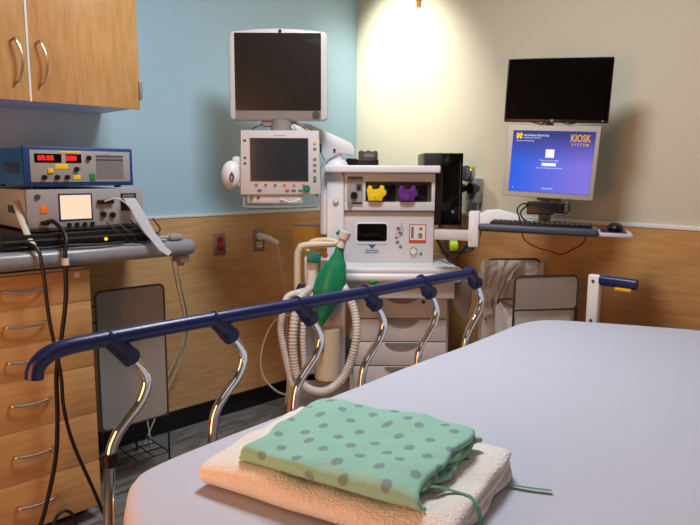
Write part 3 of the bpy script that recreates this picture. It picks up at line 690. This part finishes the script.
MB().box(-.028, .006, yy-.0003, yy, .018, .052).box(-.04, .016, yy-.0003, yy, -.016, -.003).build('screen_field', 'scr_white', t)
MB().text('Please scan your badge', -.011, yy, .007, .008).text('Enter your ID to sign in at this kiosk', -.01, yy, -.024, .007).text('Information', -.01, yy, -.108, .009).build('screen_text', 'scr_white', t)
MB().text('.', -.15, yy, -.1, .03).build('screen_text', 'scr_white', t)
MB().text('dim', -.16, -.0005, .138, .009).build('maker_mark', 'grey_pl', t) if False else None
MB().box(-.05, .05, .04, .07, -.16, .05, .004).build('mount_plate', 'grey_pl', t)
t = thing('card_reader', 'small black box fixed under the kiosk monitor', 'box', kloc(.868, -.03, 1.118), KT)
MB().prism(rr(-.078, .072, .010, .064, .006), 0, .05, .004).build('case', 'black', t)
for pts in ([(.05, .0, .055), (.085, -.01, .06), (.088, -.01, .03), (.065, -.005, .012), (.03, .0, .014)], [(-.07, .0, .05), (-.095, -.02, .055), (-.115, -.02, .03), (-.105, -.03, .0), (-.1, -.03, -.02)], [(-.075, .0, .05), (-.10, -.03, .02), (-.085, -.03, -.01), (-.06, -.03, -.02)]):
    MB().tube(pts, .0035, 6).build('lead', 'cable_b', t)
# arm assembly
t = thing('monitor_stand', 'white swing arm carrying the keyboard tray and kiosk screens', 'stand', kloc(.55, 0, 1.0), KT)
MB().box(-.15, .035, -.03, .03, .006, .05, .005).build('lower_arm', 'bezel', t)
MB().box(.0, .045, -.032, .032, -.02, .135, .006).build('pivot_post', 'white_pl', t)
MB().prism([(.02, .075), (.03, .115), (.07, .14), (.12, .145), (.18, .13), (.26, .105), (.36, .085), (.36, .06), (.10, .065)], -.02, .03, .008).build('upper_arm', 'white_pl', t)
MB().cyl((.31, .06, .06), (.31, .06, .72), .018).box(.285, .335, .04, .08, .10, .14, .004).build('screen_column', 'grey_pl', t)
MB().prism([(.005, .008), (.02, .008), (.0125, .022)], -.0325, -.03).build('warning_mark', 'yellow', t)
t = roll(thing('keyboard_tray', 'long slate grey keyboard tray under the kiosk monitor', 'tray', (1.938+math.cos(KT)*.57, 2.022+math.sin(KT)*.57, 1.078), KT), .018)
MB().box(-.01, .45, -.005, .19, -.012, .008, .006).build('tray', 'grey_pl', t)
MB().box(-.012, .452, -.018, .025, -.016, .014, .012, 4).build('palm_rest', 'slate', t)
MB().box(.452, .575, .0, .17, -.014, .002, .004).build('mouse_shelf', 'bezel', t)
MB().box(.46, .555, .008, .15, .002, .005, .001).build('mouse_pad', 'navy', t, label='dark blue mouse pad')
k = thing('keyboard', 'black keyboard lying on the slate tray', 'keyboard', (1.938+math.cos(KT)*.57-math.sin(KT)*.04, 2.022+math.sin(KT)*.57+math.cos(KT)*.04, 1.087), KT); roll(k, .018)
MB().box(.03, .43, 0, .125, 0, .012, .003).build('case', 'black', k)
b = MB()
for r_ in range(5):
    for c_ in range(20): b.box(.036+.0195*c_, .0525+.0195*c_, .008+.023*r_, .027+.023*r_, .011, .018, .002, 1)
b.build('keys', 'dkgrey', k)
k = thing('computer_mouse', 'black computer mouse on the blue pad at the right of the tray', 'mouse', (1.938+math.cos(KT)*1.085-math.sin(KT)*.05, 2.022+math.sin(KT)*1.085+math.cos(KT)*.05, 1.0735), KT)
MB().sphere((0, .03, .012), .05, .62, 1, .42).build('shell', 'black', k)
MB().cyl((-.003, -.004, .028), (.003, -.004, .028), .007, n=12).build('scroll_wheel', 'dkgrey', k)
def kp(u, v, z): return (1.938+math.cos(KT)*u-math.sin(KT)*v, 2.022+math.sin(KT)*u+math.cos(KT)*v, z)
cable('tray_cable', [kp(.73, .06, 1.072), kp(.74, .05, 1.03), kp(.79, .04, 1.0), kp(.85, .04, .985), kp(.89, .04, .975), kp(.93, .04, .998), kp(.965, .05, 1.02), kp(.985, .06, 1.066)], .0025, 'cable_b', 'thin dark cable sagging under the keyboard tray')
for i in range(4):
    o = .012*i; d = (-.05, .0, .02, .035)[i]
    cable('arm_cable', [mloc(.40+o, .1, 1.0-o), mloc(.43+o, .05, .97-2*o), mloc(.48, .02, .925-o+d), mloc(.535+o, .0, .955-o+d*.4), mloc(.575+o, .0, 1.0), mloc(.60+o*.5, .01, 1.045)], .0055, 'cable_b', 'black cable sagging in a bundle beneath the white arm', 'cables bundled beneath the white arm')
o = MB().cyl(mloc(.47, -.02, .958), mloc(.505, -.02, .962), .026, bev=.004)
tag(o.build('lime_cap', 'lime'), 'bright lime green cap hanging in the cables beside the machine', 'cap')
# loose plastic hanging at machine's right
def rag(u, v):
    a = v*2*PI; z = .86-.25*u
    r = .012+.035*math.sin(PI*min(1, u*1.05))**.7
    p = Vector((.50+.05*u+r*math.cos(a)*(1+.2*math.sin(3*a+u*5)), -.02+r*.5*math.sin(a), z))
    return Vector(mloc(p.x, p.y, p.z))
tag(MB().grid(rag, 18, 24).build('hanging_bag', M['liner_g'], None, 180), 'grey plastic bag hanging beside the right of the machine drawers', 'bag')

# ------------------------------------------------------------ ceiling rod
t = thing('ceiling_rod', 'slim grey rod hanging from the ceiling with an amber tip', 'rod', (2.5, 2.13, 2.10))
MB().cyl((0, 0, .03), (0, 0, .52), .014).cyl((0, 0, .505), (0, 0, .52), .05).build('rod', 'grey_pl', t)
MB().cyl((0, 0, 0), (0, 0, .03), .012).build('tip', 'amberp', t)

# ------------------------------------------------------------ stretcher
BZ = .78
t = thing('hospital_stretcher', 'hospital stretcher with a blue topped chrome side rail', 'stretcher', (1.2, .7, 0))
ox, oy = 1.2, .7
def T(*p): return (p[0]-ox, p[1]-oy, p[2])
MB().box(-.80, .95, -.40, .33, .60, .66, .01).build('deck', 'grey_pl', t)
MB().box(-.75, .9, -.3, .25, .25, .33, .02).build('base_frame', 'grey_pl', t)
for x in (-.5, .6): MB().cyl((x, 0, .3), (x, 0, .62), .07).build('lift_column', 'dkgrey', t)
for x in (-.7, .85):
    for y in (-.26, .21):
        c = MB().tube([(x, y, .27), (x, y, .2), (x+.02, y, .12)], .018, 10, 4).build('caster_fork', 'steel', t)
        MB().cyl((x+.02, y-.02, .1), (x+.02, y+.02, .1), .1, bev=.006).build('wheel', 'dkgrey', c)
RY = 1.2
tr = MB().tube([T(.358, RY, .925), T(.362, RY, .945), T(.38, RY, .963), T(.41, RY, .972), T(.47, RY, .975), T(.7, RY, .977), T(1.2, RY, .976), T(1.66, RY, .978), T(1.70, RY, .974)], .015, 14, 6, flat=(.016, .0165)).build('side_rail', 'navy', t, label='dark blue top rail')
rel = [(0, 0), (.02, -.027), (.031, -.059), (.015, -.098), (-.015, -.129), (-.039, -.158), (-.053, -.202), (-.062, -.337), (-.064, -.42)]
for i in range(6):
    x = .542+.2365*i; z = .929+.0018*i
    s = MB().tube([T(x-.052, RY, z+.052), T(x-.03, RY-.001, z+.032), T(x+.002, RY, z-.004)], .019, 14, 4, rf=lambda k, n: .0165+.004*(k/n)).cyl(T(x-.006, RY-.02, z+.006), T(x-.006, RY+.02, z+.006), .017, bev=.003).build('rail_socket', 'navy2', tr)
    MB().tube([T(x+a, RY, z+b) for a, b in rel], .0112, 14, 6).build('rail_post', 'chrome', tr, label='chrome post')
    if i == 0: MB().cyl(T(.489, RY, .715), T(.489, RY, .742), .0165, bev=.002).build('rubber_ring', 'black', tr)
MB().box(*(-.76, .50), .46, .53, .47, .52, .01).build('lower_bar', 'steel', t)
for x in (-.6, .35): MB().box(x-.03, x+.03, .30, .50, .50, .60, .005).build('rail_bracket', 'steel', t)
# push handle at the head end
hp_ = MB().box(1.08, 1.11, .342, .388, .55, .924, .008, 3).build('push_handle', 'whitetrim', t, label='white upright push handle')
MB().tube([(1.095, .345, .905), (1.095, .30, .905), (1.095, .21, .904)], .017, 12, 2, flat=(.015, .02)).build('grip', 'navy', hp_, label='navy grip')
MB().box(1.082, 1.108, .225, .285, .876, .888, .003).build('release_lever', 'amberp', hp_, label='yellow release lever')
for z in (.75, .9): MB().cyl((1.081, .365, z), (1.078, .365, z), .006).build('bolt', 'dkgrey', hp_)
MB().box(.9, 1.1, .345, .385, .55, .60, .005).build('handle_bracket', 'steel', t)

# outline of the mattress and sheet
OUT = [(.332, .29), (.333, .5), (.36, .77), (.388, .88), (.422, .955), (.46, 1.006), (.52, 1.025), (.59, 1.035), (.747, 1.052), (1.0, 1.072), (1.246, 1.098), (1.54, 1.12), (1.78, 1.143), (1.93, 1.16), (2.02, 1.145), (2.09, 1.093), (2.16, .973), (2.235, .83), (2.30, .69), (2.33, .5), (2.33, .31), (2.30, .23), (2.24, .175), (2.15, .15), (1.8, .147), (1.4, .147), (1.0, .147), (.65, .147), (.49, .15), (.41, .175), (.35, .225)]
def catmull(pts, k):
    n = len(pts); out = []
    for i in range(n):
        a, b, c, d = [Vector(pts[(i+j) % n]) for j in (-1, 0, 1, 2)]
        for q in range(k):
            s = q/k; out.append(.5*(2*b+(c-a)*s+(2*a-5*b+4*c-d)*s*s+(3*b-a-3*c+d)*s**3))
    return out
O2 = catmull(OUT, 8)
def offset(pts, d):
    n = len(pts); out = []
    for i in range(n):
        e = (pts[(i+1) % n]-pts[i-1]); 
        if e.length < 1e-9: out.append(pts[i].copy()); continue
        e.normalize(); out.append(pts[i]+Vector((e.y, -e.x))*d)
    return out
def blob(rings, fillz, nz=0):
    """rings: list of (inset, z); the last is filled with a noise-free fan toward a spine"""
    b = bmesh.new(); R = []
    ctr = Vector((1.3, .62))
    for ins, z in rings:
        pts = offset(O2, ins); R.append([b.verts.new((p.x, p.y, z+nz*noise.noise(Vector((p.x*3, p.y*3, z*9))))) for p in pts])
    base = [Vector(v.co[:2]) for v in R[-1]]
    for s in [.1*k for k in range(1, 9)]+[.86]:
        ring = []
        for p in base:
            tgt = Vector((1.33, .63)); q = p.lerp(tgt, s)
            ring.append(b.verts.new((q.x, q.y, fillz+nz*1.2*max(0, min(1, 2*(.8-s)))*noise.noise(Vector((q.x*4, q.y*4, 1))))))
        R.append(ring)
    for a, c in zip(R, R[1:]):
        n = len(a)
        for k in range(n): b.faces.new((a[k], a[(k+1) % n], c[(k+1) % n], c[k]))
    # close the spine
    cv = b.verts.new((1.33, .63, fillz))
    for k in range(len(R[-1])): b.faces.new((R[-1][k], R[-1][(k+1) % len(R[-1])], cv))
    return b
sgn = 1
test = offset(O2, .05)
def area(p): return abs(sum(p[i-1].x*p[i].y-p[i].x*p[i-1].y for i in range(len(p))))/2
if area(test) > area(O2): sgn = -1
mb = MB(); mb.bm = blob([(sgn*.03, .665), (sgn*.02, .67), (sgn*.018, .745), (sgn*.035, .765)], .77)
m_ = mb.build('mattress', 'navy2', None, 60); tag(m_, 'thick stretcher mattress under the white sheet', 'mattress')
mb = MB(); mb.bm = blob([(sgn*-.016, .60), (sgn*-.018, .65), (sgn*-.014, .70), (sgn*-.012, .745), (sgn*-.008, .764), (sgn*.002, .776), (sgn*.016, .781), (sgn*.035, .7815)], .78, .003)
s_ = mb.build('bed_sheet', 'sheet', None, 180); tag(s_, 'pale bluish white sheet tucked over the stretcher mattress', 'sheet')

# ------------------------------------------------------------ folded cloths
def folded(w, L, Tk, seed, amp, endvar, M_=46, ends=None, skewf=None):
    """cloth rolled in three layers; profile in x-z, extruded along y"""
    h = Tk/6*.94; path = []
    zt, zb, zm = 5*Tk/6, Tk/6, Tk/2
    N = 26
    for i in range(N): path.append((w/2-(w-Tk/3)*i/N, zt))
    for i in range(11): a = PI/2+PI*i/10; path.append((-w/2+Tk/3+Tk/3*math.cos(a), zm+Tk/3*math.sin(a)))
    for i in range(1, N): path.append((-w/2+Tk/3+(w-Tk/3-Tk/6)*i/N, zb))
    for i in range(9): a = -PI/2+PI*i/8; path.append((w/2-Tk/6+Tk/6*math.cos(a), (zb+zm)/2+Tk/6*math.sin(a)))
    for i in range(1, N): path.append((w/2-Tk/6-(w-Tk*.9)*i/N, zm))
    P = [Vector(p) for p in path]; n = len(P)
    A = []; B = []
    for i, p in enumerate(P):
        d = (P[min(i+1, n-1)]-P[max(i-1, 0)]).normalized(); nn = Vector((-d.y, d.x))
        A.append(p+nn*h); B.append(p-nn*h)
    bm = bmesh.new(); rows = []; UVD = {}
    arc = [0]
    for i in range(1, n): arc.append(arc[-1]+(P[i]-P[i-1]).length)
    for j in range(M_+1):
        v = j/M_; row = []
        for side, S in ((0, A), (1, B)):
            for i, p in enumerate(S):
                e = endvar*(.3 if i < N+8 else 1)*noise.noise(Vector((i*.11, seed, 3)))
                y = L*(v-.5)+e*(2*v-1)
                # rounded ends: layers thin out at their hem
                nz = amp*noise.noise(Vector((p.x*9+seed, y*9, .5 if S is A else .6)))*(p.y/Tk)
                nz += amp*.5*noise.noise(Vector((p.x*25+seed, y*22, 1.5)))*(p.y/Tk)
                nx = amp*.8*noise.noise(Vector((y*8, p.y*30+seed, 4)))
                z = p.y+nz
                sag = (abs(2*v-1)**6)*.10*p.y
                q_ = bm.verts.new((p.x+nx+(skewf(v) if skewf else 0), y, max(.0005, z-sag))); UVD[q_] = (arc[i]+.01*nz/amp, y); row.append(q_)
        rows.append(row)
    m = 2*n
    for a, b in zip(rows, rows[1:]):
        for k in range(n-1):
            bm.faces.new((a[k], b[k], b[k+1], a[k+1]))
            bm.faces.new((a[n+k], a[n+k+1], b[n+k+1], b[n+k]))
        bm.faces.new((a[0], a[n], b[n], b[0])); bm.faces.new((a[n-1], b[n-1], b[m-1], a[m-1]))
    for r_ in (rows[0], rows[-1]):
        for k in range(n-1): bm.faces.new((r_[k], r_[k+1], r_[n+k+1], r_[n+k]))
    uvl = bm.loops.layers.uv.new('UVMap')
    for f in bm.faces:
        for l in f.loops: l[uvl].uv = UVD[l.vert]
    mb = MB(); mb.bm = bm; return mb
ANG = math.radians(17)
bl = folded(.30, .437, .05, 2.0, .008, .02).build('folded_blanket', 'blanket', None, 180)
bl.location = (.718, .722, BZ+.0035); bl.rotation_euler = (0, 0, ANG)
sd = bl.modifiers.new('smooth', 'SUBSURF'); sd.levels = 1; sd.render_levels = 1
tag(bl, 'thick white cotton blanket folded on the foot of the bed under the gown', 'blanket')
gt = thing('hospital_gown', 'folded mint green hospital gown with grey dots on top of the blanket', 'gown', (.712, .710, BZ+.0535), ANG)
gw = folded(.250, .305, .036, 8.0, .009, .04).build('cloth', 'gown', gt, 180)
sd = gw.modifiers.new('smooth', 'SUBSURF'); sd.levels = 1; sd.render_levels = 1
def ribbon(pts, w, par):
    ca, sa = math.cos(-ANG), math.sin(-ANG); P = []
    for x, y, z in pts:
        dx, dy = x-par.location.x, y-par.location.y; P.append((ca*dx-sa*dy, sa*dx+ca*dy, z-par.location.z))
    return MB().tube(P, .003, 8, 8, flat=(w, .0014)).build('tie', 'tie', par)
ribbon([(.66, .57, .846), (.69, .545, .848), (.715, .535, .838), (.728, .52, .833), (.73, .505, .832), (.725, .488, .822), (.71, .47, .79)], .0045, gt)
ribbon([(.80, .60, .835), (.85, .575, .825), (.875, .55, .80), (.885, .535, .787), (.90, .505, .786), (.917, .477, .786)], .0045, gt)

# ------------------------------------------------------------ lights
def area(name, loc, tgt, sx, sy, e, col):
    l = bpy.data.lights.new(name, 'AREA'); l.shape = 'RECTANGLE'; l.size = sx; l.size_y = sy; l.energy = e; l.color = col
    o = bpy.data.objects.new(name, l); C.objects.link(o); o.location = loc
    o.rotation_euler = (Vector(tgt)-Vector(loc)).to_track_quat('-Z', 'Y').to_euler(); return o
area('ceiling_light_panel', (1.35, 1.35, 2.58), (1.35, 1.35, 0), .5, .5, 34, (.95, .98, 1))
area('ceiling_light_panel_rear', (-.3, -.5, 2.58), (-.3, -.5, 0), 1.1, .6, 3, (.95, .98, 1))
area('warm_doorway_lamp', (-1.1, .85, 1.0), (.7, .8, .8), 1.0, 1.5, 30, (1, .38, .12))
s = bpy.data.lights.new('wall_washer', 'SPOT'); s.energy = 130; s.spot_size = math.radians(66); s.spot_blend = 1; s.color = (1, .95, .82); s.shadow_soft_size = .05
o = bpy.data.objects.new('wall_washer', s); C.objects.link(o); o.location = (2.1, 2.58, 2.54)
o.rotation_euler = (Vector((2.78, 2.47, 1.80))-Vector(o.location)).to_track_quat('-Z', 'Y').to_euler()
w = bpy.data.worlds.new('world'); bpy.context.scene.world = w; w.use_nodes = True
w.node_tree.nodes['Background'].inputs[0].default_value = (.5, .5, .5, 1); w.node_tree.nodes['Background'].inputs[1].default_value = .06

# ------------------------------------------------------------ camera
F = Vector((0.68515858, 0.71463499, -0.14090621)); R = Vector((0.72233218, -0.69152724, 0.00512774)); U = R.cross(F)
cd = bpy.data.cameras.new('camera'); co = bpy.data.objects.new('camera', cd); C.objects.link(co)
mt = Matrix((R, U, -F)).transposed().to_4x4(); mt.translation = (0, 0, 1.3); co.matrix_world = mt
cd.sensor_fit = 'HORIZONTAL'; cd.sensor_width = 36; cd.lens = 636.96/700*36; cd.clip_start = .02
sc = bpy.context.scene; sc.camera = co
sc.view_settings.view_transform = 'Standard'; sc.view_settings.look = 'None'; sc.view_settings.gamma = 1; sc.view_settings.exposure = .08
sc.view_settings.use_curve_mapping = False
